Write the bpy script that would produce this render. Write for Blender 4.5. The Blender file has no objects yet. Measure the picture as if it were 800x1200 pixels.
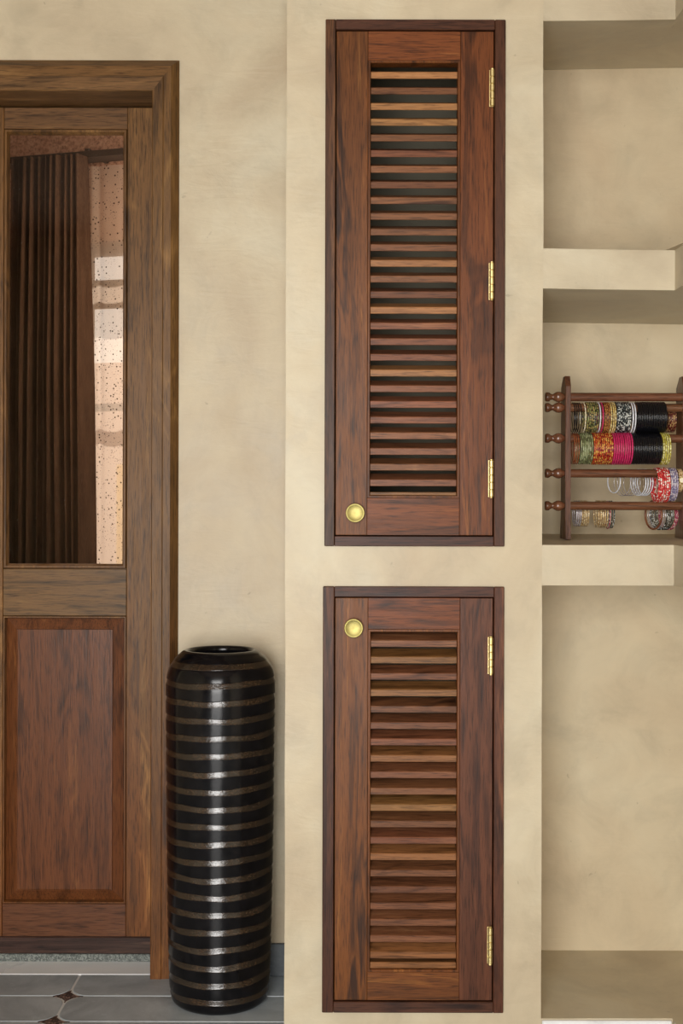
import bpy, bmesh, math, random
from mathutils import Vector, Matrix
random.seed(7)
SC = bpy.context.scene
COL = SC.collection

# ------------------------------------------------------------------ camera, light, exposure
F = 1500.0            # focal length in pixels of the 800x1200 frame
HZ = 590.0            # horizon row
H = 1.161             # eye height
D0 = 2.80             # front plane of the cupboard pier
DW = 3.15             # plane of the door wall
DB = 3.22             # back of the niches
cam_d = bpy.data.cameras.new('camera')
cam = bpy.data.objects.new('camera', cam_d); COL.objects.link(cam)
cam.location = (0, 0, H)
cam.rotation_euler = (math.radians(90), -0.0025, 0)
cam_d.sensor_fit = 'VERTICAL'; cam_d.sensor_height = 36.0; cam_d.sensor_width = 24.0
cam_d.lens = F / 1200 * 36
cam_d.shift_y = -(600 - HZ) / 1200
cam_d.clip_start = 0.05
SC.camera = cam

world = bpy.data.worlds.new('sky'); SC.world = world; world.use_nodes = True
wn = world.node_tree; wn.nodes.clear()
wo = wn.nodes.new('ShaderNodeOutputWorld'); wb = wn.nodes.new('ShaderNodeBackground')
wb.inputs['Color'].default_value = (0.93, 0.97, 1.0, 1); wb.inputs['Strength'].default_value = 1.6
wn.links.new(wb.outputs[0], wo.inputs[0])

def area(name, loc, target, sx, sy, power, color):
    l = bpy.data.lights.new(name, 'AREA'); l.shape = 'RECTANGLE'; l.size = sx; l.size_y = sy
    l.energy = power; l.color = color
    o = bpy.data.objects.new(name, l); COL.objects.link(o); o.location = loc
    o.rotation_euler = (Vector(target) - Vector(loc)).to_track_quat('-Z', 'Y').to_euler()
    return o
# daylight entering by the open veranda side behind the camera
area('veranda_daylight', (-0.50, -1.55, 1.16), (-0.1, 3.0, 1.20), 1.54, 2.2, 174, (1.0, 0.975, 0.94))
# unseen side light added to brighten the curtain behind the door, and the sun on that room's garden side
area('back_room_fill_light', (-0.36, 3.50, 1.90), (-0.95, 4.05, 1.75), 0.3, 0.9, 7, (1.0, 0.86, 0.70))
sl = bpy.data.lights.new('sun', 'SUN'); sl.energy = 6.0; sl.angle = .02; sl.color = (1.0, .97, .92)
so = bpy.data.objects.new('sun', sl); COL.objects.link(so); so.location = (-1, 9, 6)
so.rotation_euler = Vector((-.12, -1.0, -.75)).to_track_quat('-Z', 'Y').to_euler()

SC.view_settings.view_transform = 'Standard'
SC.view_settings.look = 'None'
SC.view_settings.gamma = 1.0
SC.view_settings.use_curve_mapping = False
SC.view_settings.exposure = -0.12

# ------------------------------------------------------------------ helpers
def X(px, d): return (px - 400) / F * d
def Z(py, d): return H - (py - HZ) / F * d

def bm_new(): return bmesh.new()

def box(bm, x0, x1, y0, y1, z0, z1, bev=0.0, seg=1):
    if x0 > x1: x0, x1 = x1, x0
    if z0 > z1: z0, z1 = z1, z0
    vs = [bm.verts.new((x, y, z)) for z in (z0, z1) for y in (y0, y1) for x in (x0, x1)]
    fs = [(0, 2, 3, 1), (4, 5, 7, 6), (0, 1, 5, 4), (2, 6, 7, 3), (0, 4, 6, 2), (1, 3, 7, 5)]
    faces = [bm.faces.new([vs[i] for i in f]) for f in fs]
    if bev > 0:
        es = set(e for f in faces for e in f.edges)
        bmesh.ops.bevel(bm, geom=list(es), offset=bev, segments=seg, affect='EDGES', profile=0.5)
    return bm

def prism(bm, pts, y0, y1):
    """polygon in x,z extruded along y"""
    a = [bm.verts.new((p[0], y0, p[1])) for p in pts]
    b = [bm.verts.new((p[0], y1, p[1])) for p in pts]
    bm.faces.new(a); bm.faces.new(b[::-1])
    n = len(pts)
    for i in range(n):
        bm.faces.new((a[i], b[i], b[(i + 1) % n], a[(i + 1) % n]))
    return bm

def slab(bm, pts, ztop, zbot):
    """plan polygon with sloping top/bottom given as functions of (x, y)"""
    a = [bm.verts.new((p[0], p[1], ztop(*p))) for p in pts]
    b = [bm.verts.new((p[0], p[1], zbot(*p))) for p in pts]
    bm.faces.new(a); bm.faces.new(b[::-1])
    n = len(pts)
    for i in range(n):
        bm.faces.new((a[i], b[i], b[(i + 1) % n], a[(i + 1) % n]))
    return bm

def lathe(bm, prof, seg=32, c=(0, 0, 0), axis='Z', close=False, cap=False):
    rings = []
    for r, h in prof:
        ring = []
        for k in range(seg):
            t = 2 * math.pi * k / seg
            if axis == 'Z': p = (c[0] + r * math.cos(t), c[1] + r * math.sin(t), c[2] + h)
            elif axis == 'X': p = (c[0] + h, c[1] + r * math.cos(t), c[2] + r * math.sin(t))
            else: p = (c[0] + r * math.cos(t), c[1] + h, c[2] + r * math.sin(t))
            ring.append(bm.verts.new(p))
        rings.append(ring)
    n = len(rings)
    for i in range(n if close else n - 1):
        A, B = rings[i], rings[(i + 1) % n]
        for k in range(seg):
            bm.faces.new((A[k], A[(k + 1) % seg], B[(k + 1) % seg], B[k]))
    if cap:
        bm.faces.new(rings[0]); bm.faces.new(rings[-1][::-1])
    return bm

def perforated(bm, xs, zs, holes, y0, y1, bev=0.0, seg=2):
    """a wall from y0 to y1 on a grid of cells; holes = set of (i,j) cells left open"""
    V = {}
    def v(i, j, k):
        key = (i, j, k)
        if key not in V: V[key] = bm.verts.new((xs[i], (y0, y1)[k], zs[j]))
        return V[key]
    nx, nz = len(xs) - 1, len(zs) - 1
    solid = lambda i, j: 0 <= i < nx and 0 <= j < nz and (i, j) not in holes
    for i in range(nx):
        for j in range(nz):
            if not solid(i, j): continue
            bm.faces.new((v(i, j, 0), v(i + 1, j, 0), v(i + 1, j + 1, 0), v(i, j + 1, 0)))
            bm.faces.new((v(i, j, 1), v(i, j + 1, 1), v(i + 1, j + 1, 1), v(i + 1, j, 1)))
            if not solid(i - 1, j): bm.faces.new((v(i, j, 0), v(i, j + 1, 0), v(i, j + 1, 1), v(i, j, 1)))
            if not solid(i + 1, j): bm.faces.new((v(i + 1, j, 0), v(i + 1, j, 1), v(i + 1, j + 1, 1), v(i + 1, j + 1, 0)))
            if not solid(i, j - 1): bm.faces.new((v(i, j, 0), v(i, j, 1), v(i + 1, j, 1), v(i + 1, j, 0)))
            if not solid(i, j + 1): bm.faces.new((v(i, j + 1, 0), v(i + 1, j + 1, 0), v(i + 1, j + 1, 1), v(i, j + 1, 1)))
    if bev > 0:
        es = [e for e in bm.edges if len(e.link_faces) == 2 and e.calc_face_angle(0) > 1.0
              and all(abs(w.co.y - y0) < 1e-5 for w in e.verts)]
        bmesh.ops.bevel(bm, geom=es, offset=bev, segments=seg, affect='EDGES', profile=0.5)
    return bm

from mathutils import noise as mnoise
def wobble(bm, amp=.0013, step=.11, y_max=D0 + .05):
    """hand-trowelled unevenness: cut the long faces and nudge the front"""
    for ax in (0, 2):
        lo = min(v.co[ax] for v in bm.verts); hi = max(v.co[ax] for v in bm.verts)
        k = 1
        while lo + k * step < hi - .02:
            co = [0, 0, 0]; co[ax] = lo + k * step; no = [0, 0, 0]; no[ax] = 1
            bmesh.ops.bisect_plane(bm, geom=bm.verts[:] + bm.edges[:] + bm.faces[:], plane_co=co, plane_no=no)
            k += 1
    for v in bm.verts:
        if v.co.y < y_max:
            n = mnoise.noise_vector(v.co * 5.0 + Vector((3, 1, 7)))
            v.co.x += amp * n.x; v.co.z += amp * n.z; v.co.y += amp * .8 * n.y
    return bm
def mesh_of(name, bm, mat, smooth=False, loc=(0, 0, 0)):
    bmesh.ops.recalc_face_normals(bm, faces=bm.faces[:])
    if any(loc): bmesh.ops.translate(bm, verts=bm.verts[:], vec=-Vector(loc))
    me = bpy.data.meshes.new(name); bm.to_mesh(me); bm.free()
    for m in (mat if isinstance(mat, (list, tuple)) else [mat]): me.materials.append(m)
    if smooth:
        for p in me.polygons: p.use_smooth = True
    return me

def wloc(o):
    p = Vector((0, 0, 0))
    while o: p = p + o.location; o = o.parent
    return p

def obj(name, bm, mat, parent=None, smooth=False, origin=None, label=None, cat=None, group=None, kind=None, angle=None):
    """bm is in world coordinates; the mesh is stored relative to the object's own origin"""
    base = wloc(parent) if parent else Vector((0, 0, 0))
    org = Vector(origin) if origin is not None else base
    me = mesh_of(name, bm, mat, smooth or angle is not None, org)
    o = bpy.data.objects.new(name, me); COL.objects.link(o)
    o.parent = parent; o.location = org - base
    if angle is not None:
        me.set_sharp_from_angle(angle=angle)
    tag(o, label, cat, group, kind)
    return o

def tag(o, label=None, cat=None, group=None, kind=None):
    if label: o['label'] = label
    if cat: o['category'] = cat
    if group: o['group'] = group
    if kind: o['kind'] = kind
    return o

def thing(name, label, cat, loc, group=None, kind=None):
    o = bpy.data.objects.new(name, None); COL.objects.link(o)
    o.location = loc; o.empty_display_size = 0.05
    return tag(o, label, cat, group, kind)

# ------------------------------------------------------------------ materials
class NT:
    def __init__(s, name):
        s.m = bpy.data.materials.new(name); s.m.use_nodes = True
        s.t = s.m.node_tree; s.t.nodes.clear()
        s.out = s.n('ShaderNodeOutputMaterial')
    def n(s, typ, **kw):
        nd = s.t.nodes.new(typ)
        for k, v in kw.items():
            if k.startswith('i_'): nd.inputs[k[2:].replace('_', ' ')].default_value = v
            else: setattr(nd, k, v)
        return nd
    def l(s, a, b): s.t.links.new(a, b)
    def math(s, op, a, b=None):
        nd = s.n('ShaderNodeMath', operation=op)
        for i, q in enumerate((a, b)):
            if q is None: continue
            if isinstance(q, (int, float)): nd.inputs[i].default_value = q
            else: s.l(q, nd.inputs[i])
        return nd.outputs[0]
    def coords(s, scale=(1, 1, 1), rnd=0.0, src='Object'):
        tc = s.n('ShaderNodeTexCoord'); mp = s.n('ShaderNodeMapping')
        vec = tc.outputs[src]
        if rnd:
            oi = s.n('ShaderNodeObjectInfo')
            vm = s.n('ShaderNodeVectorMath', operation='SCALE'); vm.inputs[0].default_value = (rnd, rnd * .73, rnd * 1.31)
            s.l(oi.outputs['Random'], vm.inputs['Scale'])
            ad = s.n('ShaderNodeVectorMath', operation='ADD')
            s.l(vec, ad.inputs[0]); s.l(vm.outputs[0], ad.inputs[1]); vec = ad.outputs[0]
        s.l(vec, mp.inputs['Vector']); mp.inputs['Scale'].default_value = scale
        return mp.outputs[0]
    def noise(s, vec, scale, detail=4, rough=.55, dist=0.0):
        nd = s.n('ShaderNodeTexNoise'); s.l(vec, nd.inputs['Vector'])
        nd.inputs['Scale'].default_value = scale; nd.inputs['Detail'].default_value = detail
        nd.inputs['Roughness'].default_value = rough; nd.inputs['Distortion'].default_value = dist
        return nd.outputs['Fac']
    def ramp(s, fac, stops, interp='LINEAR'):
        nd = s.n('ShaderNodeValToRGB'); s.l(fac, nd.inputs[0]); cr = nd.color_ramp; cr.interpolation = interp
        while len(cr.elements) < len(stops): cr.elements.new(0.5)
        for e, (p, c) in zip(cr.elements, stops):
            e.position = p; e.color = (c[0], c[1], c[2], 1) if not isinstance(c, (int, float)) else (c, c, c, 1)
        return nd.outputs[0]
    def mix(s, fac, a, b, blend='MIX'):
        nd = s.n('ShaderNodeMix', data_type='RGBA', blend_type=blend)
        for i, q in ((0, fac), (6, a), (7, b)):
            if isinstance(q, (int, float)): nd.inputs[i].default_value = q
            elif isinstance(q, tuple): nd.inputs[i].default_value = (*q[:3], 1)
            else: s.l(q, nd.inputs[i])
        return nd.outputs[2]
    def bsdf(s, color, rough, metal=0.0, bump=None, bstr=.1, bdist=.002, spec=.5, coat=0.0):
        b = s.n('ShaderNodeBsdfPrincipled')
        if isinstance(color, tuple): b.inputs['Base Color'].default_value = (*color[:3], 1)
        else: s.l(color, b.inputs['Base Color'])
        if isinstance(rough, (int, float)): b.inputs['Roughness'].default_value = rough
        else: s.l(rough, b.inputs['Roughness'])
        b.inputs['Metallic'].default_value = metal
        b.inputs['Specular IOR Level'].default_value = spec
        b.inputs['Coat Weight'].default_value = coat
        if bump is not None:
            bp = s.n('ShaderNodeBump'); bp.inputs['Strength'].default_value = bstr; bp.inputs['Distance'].default_value = bdist
            s.l(bump, bp.inputs['Height']); s.l(bp.outputs[0], b.inputs['Normal'])
        s.l(b.outputs[0], s.out.inputs['Surface'])
        return b

def plain(name, c, rough=.5, metal=0.0, spec=.5):
    t = NT(name); t.bsdf(c, rough, metal, spec=spec); return t.m

def wood(name, dark, mid, light, axis='Z', rough=.42, figure=1.0, streak=.5, vary=.35, foot=None, spec=.22):
    t = NT(name)
    a = {'X': 0, 'Y': 1, 'Z': 2}[axis]
    def sc(along, across):
        v = [across] * 3; v[a] = along; return tuple(v)
    big = t.noise(t.coords(sc(1.3, 8.0 * figure), 9.0), 1.0, 3, .5, 1.2)        # cathedral figure
    rings = t.math('FRACT', t.math('MULTIPLY', big, 9.0))
    rings = t.math('ABSOLUTE', t.math('SUBTRACT', rings, 0.5))                   # 0..0.5 triangle
    stripe = t.noise(t.coords(sc(.9, 34), 9.0), 1.0, 4, .62, .35)
    mid_n = t.noise(t.coords(sc(6, 95), 9.0), 1.0, 4, .65, .3)
    fine = t.noise(t.coords(sc(22, 420), 9.0), 1.0, 3, .6)
    f = t.math('ADD', t.math('MULTIPLY', big, .35), t.math('MULTIPLY', rings, .30))
    f = t.math('ADD', f, t.math('MULTIPLY', stripe, .55))
    f = t.math('ADD', f, t.math('MULTIPLY', mid_n, .30))
    f = t.math('SUBTRACT', f, .19)
    base = t.ramp(f, [(.30, dark), (.46, mid), (.56, mid), (.74, light)])
    # dark mineral veins
    st = t.noise(t.coords(sc(1.0, 13), 14.0), 1.0, 4, .6, 1.3)
    sm = t.ramp(st, [(.56, 0.0), (.60, streak), (.66, streak * .8), (.74, 0.0)])
    col = t.mix(sm, base, tuple(c * .6 for c in dark))
    pores = t.ramp(fine, [(.32, .38), (.50, 1.0)])
    col = t.mix(1.0, col, pores, 'MULTIPLY')
    if foot:                                     # the boards grow redder towards one end of the log
        tc = t.n('ShaderNodeTexCoord'); sx = t.n('ShaderNodeSeparateXYZ'); t.l(tc.outputs['Object'], sx.inputs[0])
        k = t.math('ADD', sx.outputs['Z'], t.math('MULTIPLY', t.math('SUBTRACT', stripe, .5), 1.6))
        col = t.mix(t.ramp(k, [(.35, 1.0), (.95, 0.0)]), col, t.mix(1.0, col, foot, 'MULTIPLY'))
    oi = t.n('ShaderNodeObjectInfo')
    br = t.math('ADD', t.math('MULTIPLY', oi.outputs['Random'], vary), 1.0 - vary * .5)
    hsv = t.n('ShaderNodeHueSaturation'); t.l(col, hsv.inputs['Color']); t.l(br, hsv.inputs['Value']); hsv.inputs['Saturation'].default_value = 1.06
    hr = t.math('FRACT', t.math('MULTIPLY', oi.outputs['Random'], 7.31))
    t.l(t.math('ADD', t.math('MULTIPLY', hr, .012), .494), hsv.inputs['Hue'])
    rg = t.math('ADD', t.math('MULTIPLY', mid_n, .2), rough - .1)
    t.bsdf(hsv.outputs[0], rg, bump=t.math('ADD', mid_n, fine), bstr=.2, bdist=.0010, spec=spec)
    return t.m

def plaster(name, a, b, c, rough=.5, bstr=.25, stretch=(1, 1, 1)):
    t = NT(name)
    v = t.coords(stretch, 3.0)
    n1 = t.noise(v, 2.2, 5, .6, .8)
    n2 = t.noise(t.coords(stretch, 7.0), 7.0, 5, .62, .5)
    n3 = t.noise(v, 60, 3, .6)
    col = t.ramp(n1, [(.32, a), (.52, b), (.70, c)])
    dirt = t.ramp(n2, [(.30, .86), (.50, 1.0), (.74, 1.09)])
    col = t.mix(1.0, col, dirt, 'MULTIPLY')
    trowel = t.noise(t.coords((3 * stretch[0], 3 * stretch[1], 11 * stretch[2]), 5.0), 2.0, 4, .6, 1.2)
    col = t.mix(t.ramp(trowel, [(.60, 0.0), (.80, .14)]), col, tuple(q * .72 for q in a))
    spots = t.noise(t.coords(stretch, 5.0), 34, 2, .5, .4)
    col = t.mix(t.ramp(spots, [(.755, 0.0), (.79, .35)]), col, tuple(q * .40 for q in a))
    bh = t.math('ADD', t.math('MULTIPLY', n2, 1.0), t.math('MULTIPLY', n3, .15))
    bh = t.math('ADD', bh, t.math('MULTIPLY', trowel, .7))
    rg = t.math('ADD', t.math('MULTIPLY', n2, .35), rough - .17)
    t.bsdf(col, rg, bump=bh, bstr=bstr, bdist=.008, spec=.4)
    return t.m

PL = plaster('lime_plaster', (.475, .385, .262), (.548, .466, .325), (.595, .532, .392), .46, .20)
PL2 = plaster('shelf_plaster', (.470, .388, .270), (.545, .470, .335), (.595, .536, .402), .46, .22)
PLN = plaster('niche_plaster', (.520, .412, .270), (.578, .478, .320), (.605, .522, .362), .52, .16)
PLW = plaster('white_kerb_plaster', (.78, .79, .80), (.86, .87, .88), (.9, .9, .92), .4, .1)  # kerb strip, much whiter than the shelf plaster
CEIL = plain('ceiling_boards', (.24, .17, .115), .8)

ROSE_D = (.030, .012, .006); ROSE_M = (.150, .052, .020); ROSE_L = (.320, .130, .046)
RZ = wood('rosewood_upright', ROSE_D, ROSE_M, ROSE_L, 'Z')
RX = wood('rosewood_level', ROSE_D, ROSE_M, ROSE_L, 'X', vary=.45, streak=.25)
RPZ = wood('purple_rosewood_upright', (.030, .012, .009), (.120, .043, .026), (.215, .088, .055), 'Z', streak=.3, vary=.05)
ROZ = wood('orange_rosewood_upright', (.035, .014, .006), (.165, .064, .022), (.370, .170, .058), 'Z', streak=.35, vary=.05)
RDZ = wood('dark_rosewood_upright', (.020, .010, .007), (.080, .033, .018), (.165, .072, .036), 'Z')
RDX = wood('dark_rosewood_level', (.022, .011, .009), (.082, .034, .021), (.145, .064, .036), 'X')
SLX = wood('slat_rosewood', (.050, .020, .011), (.190, .080, .042), (.350, .170, .090), 'X', vary=.5, streak=.15)
ORX = wood('orange_sapwood_level', (.10, .045, .018), (.25, .118, .050), (.37, .190, .085), 'X', streak=.1, vary=.3)
TANX = wood('sapwood_level', (.17, .080, .034), (.34, .170, .075), (.46, .26, .125), 'X', streak=.05, vary=.25)
TKZ = wood('teak_upright', (.050, .025, .010), (.155, .078, .029), (.310, .170, .066), 'Z', figure=.8, streak=.25, vary=.2, foot=(1.0, .80, .78))
TKX = wood('teak_level', (.050, .028, .012), (.150, .080, .034), (.270, .155, .068), 'X', figure=.8, streak=.2, vary=.2)
PANZ = wood('red_teak_upright', (.045, .017, .008), (.130, .047, .020), (.215, .088, .036), 'Z', figure=.8, streak=.2, vary=.1, rough=.34)
PANX = wood('red_teak_level', (.045, .020, .011), (.130, .056, .028), (.215, .108, .054), 'X', figure=1.3, streak=.2, vary=.1, rough=.36)
DKX = wood('dark_board_level', (.018, .011, .009), (.060, .032, .024), (.115, .066, .046), 'X', vary=.1)  # bottom board, darker than the other door timber
STZ = wood('stand_wood_upright', (.036, .016, .009), (.115, .050, .026), (.230, .115, .066), 'Z', rough=.30, spec=.45, vary=.1)
STX = wood('stand_wood_level', (.055, .022, .012), (.165, .070, .038), (.290, .140, .080), 'X', rough=.22, spec=.7, streak=.15, vary=.1)

def brass_mat():
    t = NT('brushed_brass')
    n = t.noise(t.coords((1, 1, 1), 2.0), 180, 3, .6)
    col = t.ramp(n, [(.3, (.66, .52, .22)), (.7, (.82, .69, .36))])
    t.bsdf(col, .45, 1.0, bump=n, bstr=.05, bdist=.0005)
    return t.m
BRASS = brass_mat()
def knob_mat():
    t = NT('satin_greenish_brass')
    n = t.noise(t.coords((1, 1, 1), 2.0), 90, 3, .6)
    t.bsdf(t.ramp(n, [(.3, (.42, .36, .12)), (.7, (.52, .45, .18))]), .55, 1.0, bump=n, bstr=.05, bdist=.0005)
    return t.m
KNOBM = knob_mat()

def slate(name, a, b, rough=.3, scale=8, bstr=.12):
    t = NT(name)
    v = t.coords((1, 1, 1), 5.0)
    n1 = t.noise(v, scale, 6, .62, .6); n2 = t.noise(v, 120, 3, .6)
    col = t.ramp(n1, [(.33, a), (.66, b)])
    col = t.mix(t.ramp(n2, [(.62, 0.0), (.74, .3)]), col, tuple(min(1, q * 1.6) for q in b))
    t.bsdf(col, t.math('ADD', t.math('MULTIPLY', n1, .25), rough - .12), bump=n1, bstr=bstr, bdist=.003)
    return t.m
TILE = slate('grey_glazed_tile', (.270, .310, .340), (.450, .500, .535), .34)
SKIRT = slate('dark_slate_skirting', (.040, .048, .056), (.100, .112, .120), .4)
GROUT = plain('pale_grout', (.66, .67, .66), .8)
def speckle(name, base, lo, hi, scale, rough=.5):
    t = NT(name)
    vo = t.n('ShaderNodeTexVoronoi'); t.l(t.coords(), vo.inputs['Vector']); vo.inputs['Scale'].default_value = scale
    bw = t.n('ShaderNodeRGBToBW'); t.l(vo.outputs['Color'], bw.inputs[0])
    col = t.ramp(bw.outputs[0], [(.25, lo), (.5, base), (.78, hi)])
    t.bsdf(col, rough, bump=bw.outputs[0], bstr=.15, bdist=.001); return t.m
INSET = speckle('brown_pebble_inset', (.060, .035, .030), (.018, .012, .012), (.30, .20, .16), 260, .45)
GRAN = speckle('grey_green_granite', (.120, .135, .125), (.070, .082, .076), (.24, .26, .24), 300, .5)
MARB = slate('white_marble', (.84, .89, .93), (.92, .95, .97), .3, 5, .03)

# ------------------------------------------------------------------ room shell
XL, XR, YB, ZC = -2.6, 1.62, -1.62, 2.85
XP0, XP1 = X(334.5, D0), X(635.2, D0)          # the pier
def struct(name, bm, mat, **k): return obj(name, bm, mat, kind='structure', **k)

# door wall with the doorway
XDI = X(177, DW - .03)                          # inner edge of the door casing (right)
XDL = -1.387                                    # the same on the far left
ZDH = Z(107, DW - .03)
xs = [XL, XDL - .03, XDI + .03, XP0 + .02]
zs = [0, ZDH + .035, ZC]
struct('wall_left', perforated(bm_new(), xs, zs, {(1, 0)}, DW, DW + .16), PL)

# pier with the two cupboard recesses (px: outer frame edges)
CU = dict(x0=380, x1=591, y0=22.3, y1=640, dx0=393, dx1=577, dy0=36.5, dy1=627)
CL = dict(x0=378.6, x1=591, y0=687.3, y1=1187, dx0=393, dx1=577.6, dy0=700.5, dy1=1172)
xs = [XP0, X(379.5 + 3, D0), X(591 - 3, D0), XP1]
zs = [0, Z(CL['y1'] - 3, D0), Z(CL['y0'] + 3, D0), Z(CU['y1'] - 3, D0), Z(CU['y0'] + 3, D0), ZC]
struct('wall_center', wobble(perforated(bm_new(), xs, zs, {(1, 1), (1, 3)}, D0, 3.32, .006, 3)), PL, angle=.9)

# niche wall with its masonry shelves
wr = struct('wall_right', box(bm_new(), XP1 - .02, XR, DB, DB + .15, 0, ZC), PLN)
XS = X(790, D0)                                 # shelves step forward here
YF = 2.52
def shelf(name, tf, tb, bf, bb, mat=PL2, slope_r=0.0):
    """rows of the front/back edges of top (t) and underside (b)"""
    pts = [(XP1 - .004, D0 + .0015), (XS, D0 + .0015), (XS + .004, YF), (XR, YF), (XR, DB), (XP1 - .004, DB)]
    def lin(rf, rb):
        zf, zb = Z(rf, D0), Z(rb, DB)
        return lambda x, y: zf + (zb - zf) * max(0, (y - D0) / (DB - D0)) + slope_r * (x - XP1)
    bm = slab(bm_new(), pts, lin(tf, tb), lin(bf, bb))
    es = [e for e in bm.edges if e.calc_face_angle(0) > .6 and min(v.co.y for v in e.verts) < D0 + .1 and
          not all(abs(v.co.x - XP1 + .004) < .001 for v in e.verts)]
    bmesh.ops.bevel(bm, geom=es, offset=.005, segments=3, affect='EDGES', profile=.5)
    wobble(bm, .0016)
    return obj(name, bm, mat, wr, angle=.9)
shelf('shelf', -40, 10, 24, 82, slope_r=.018)
shelf('shelf', 290.5, 300, 337.5, 377, slope_r=-.012)
shelf('shelf', 638, 625, 685.5, 660)
shelf('shelf', 1193, 1113, 1211, 1160)
kb = bm_new(); box(kb, XP1 + .002, XS - .004, D0 - .006, D0 + .001, 0.0, Z(1194.5, D0), .002)
obj('kerb', kb, PLW, wr, label='white kerb edge')

# floor: grout bed + tiles
fl = struct('floor', box(bm_new(), XL, XR, YB, DW + .09, -.06, -.002), GROUT)
TW, TD, GAP, CR = .60, .149, .0060, .044
JX = X(81, 3.013); JY = 3.013                   # a joint crossing seen in the photo
def tile_bm(bm, cx, cy, y_clip=None):
    w, d = TW / 2 - GAP / 2, TD / 2 - GAP / 2
    pts = []
    for sx, sy, a0 in ((1, 1, 0), (-1, 1, 90), (-1, -1, 180), (1, -1, 270)):
        for k in range(7):
            a = math.radians(a0 + 15 * k)
            pts.append((cx + sx * (w - CR) + CR * math.cos(a), cy + sy * (d - CR) + CR * math.sin(a)))
    if y_clip is not None:
        pts2 = []
        for k, p in enumerate(pts):       # cut row: square corners at the wall
            if k == 0: pts2 += [(cx + w, y_clip), (cx - w, y_clip)]
            if k >= 14: pts2.append(p)
        out = []
        for p in pts2:
            if not out or (Vector(p) - Vector(out[-1])).length > 1e-4: out.append(p)
        pts = out
    n = len(pts); c0 = Vector((cx, cy))
    lo = [bm.verts.new((p[0], p[1], -.004)) for p in pts]
    md = [bm.verts.new((p[0], p[1], -.001)) for p in pts]
    hi = []
    for p in pts:
        q = Vector(p) - c0; q = q * (1 - .0016 / max(q.length, .01)); hi.append(bm.verts.new((cx + q.x, cy + q.y, 0)))
    bm.faces.new(hi)
    for i in range(n):
        j = (i + 1) % n
        bm.faces.new((lo[i], lo[j], md[j], md[i])); bm.faces.new((md[i], md[j], hi[j], hi[i]))
def inset_bm(bm, cx, cy):
    r = CR + GAP * .5 + .003; pts = []
    e = CR + GAP / 2
    for q, (sx, sy) in enumerate(((1, 1), (-1, 1), (-1, -1), (1, -1))):
        ox, oy = cx + sx * e, cy + sy * e
        # arc of the neighbour tile's corner, facing the crossing
        a0 = math.degrees(math.atan2(-sy, -sx))
        for k in range(5):
            a = math.radians(a0 + (-32 + 16 * k) * -1)
            pts.append((ox + r * math.cos(a), oy + r * math.sin(a)))
    hi = [bm.verts.new((p[0], p[1], -.0008)) for p in pts]
    lo = [bm.verts.new((p[0], p[1], -.004)) for p in pts]
    bm.faces.new(hi); n = len(pts)
    for i in range(n): bm.faces.new((lo[i], lo[(i + 1) % n], hi[(i + 1) % n], hi[i]))
rest = bm_new(); rest_in = bm_new()
tile_me = tile_cut = inset_me = None
for i in range(-6, 8):
    cx = JX + (i + .5) * TW
    if cx < XL - .2 or cx > XR + .2: continue
    for j in range(-31, 2):
        cy = JY + (j - .5) * TD
        if cy < YB + .1: continue
        clip = DW - .002 if j == 1 else None
        if j == 1:
            cy = JY + .5 * TD
        near = cy > 2.2 and -1.5 < cx < .2
        if near:
            if clip:
                b = bm_new(); tile_bm(b, cx, cy, clip); obj('tile', b, TILE, fl, origin=(cx, cy, 0))
            else:
                if tile_me is None:
                    b = bm_new(); tile_bm(b, 0, 0); tile_me = mesh_of('tile', b, TILE)
                o = bpy.data.objects.new('tile', tile_me); COL.objects.link(o); o.parent = fl; o.location = (cx, cy, 0)
        else:
            tile_bm(rest, cx, cy, clip)
        jx, jy = JX + i * TW, JY + (j - 1) * TD
        if j <= 1:
            if near:
                if inset_me is None:
                    b = bm_new(); inset_bm(b, 0, 0); inset_me = mesh_of('inset', b, INSET)
                o = bpy.data.objects.new('inset', inset_me); COL.objects.link(o); o.parent = fl; o.location = (jx, jy, 0)
            else:
                inset_bm(rest_in, jx, jy)
obj('outer_tiles', rest, TILE, fl, kind='stuff')
obj('outer_insets', rest_in, INSET, fl, kind='stuff')

struct('ceiling', box(bm_new(), XL, XR, YB, DW + .15, ZC, ZC + .1), CEIL)
struct('wall_west', box(bm_new(), XL - .1, XL, YB, DW + .16, 0, ZC), PL)
struct('wall_east', box(bm_new(), XR, XR + .1, YB, DB + .15, 0, ZC), PL)
struct('wall_rear', perforated(bm_new(), [XL, -1.28, .28, XR], [0, .02, 2.32, ZC], {(1, 1)}, YB - .12, YB), PL)

# skirting on the door wall
bb = struct('baseboard_left', box(bm_new(), X(207, DW), XP0 + .001, DW - .010, DW, 0.0005, Z(1106.5, DW - .01), .0015), SKIRT)

# threshold
struct('trim_1', box(bm_new(), XDL, XDI, DW + .001, DW + .088, -.03, .0008, .0012), MARB)
struct('trim_2', box(bm_new(), XDL, XDI, DW + .088, DW + .17, -.03, .0192, .002), GRAN)

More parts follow.
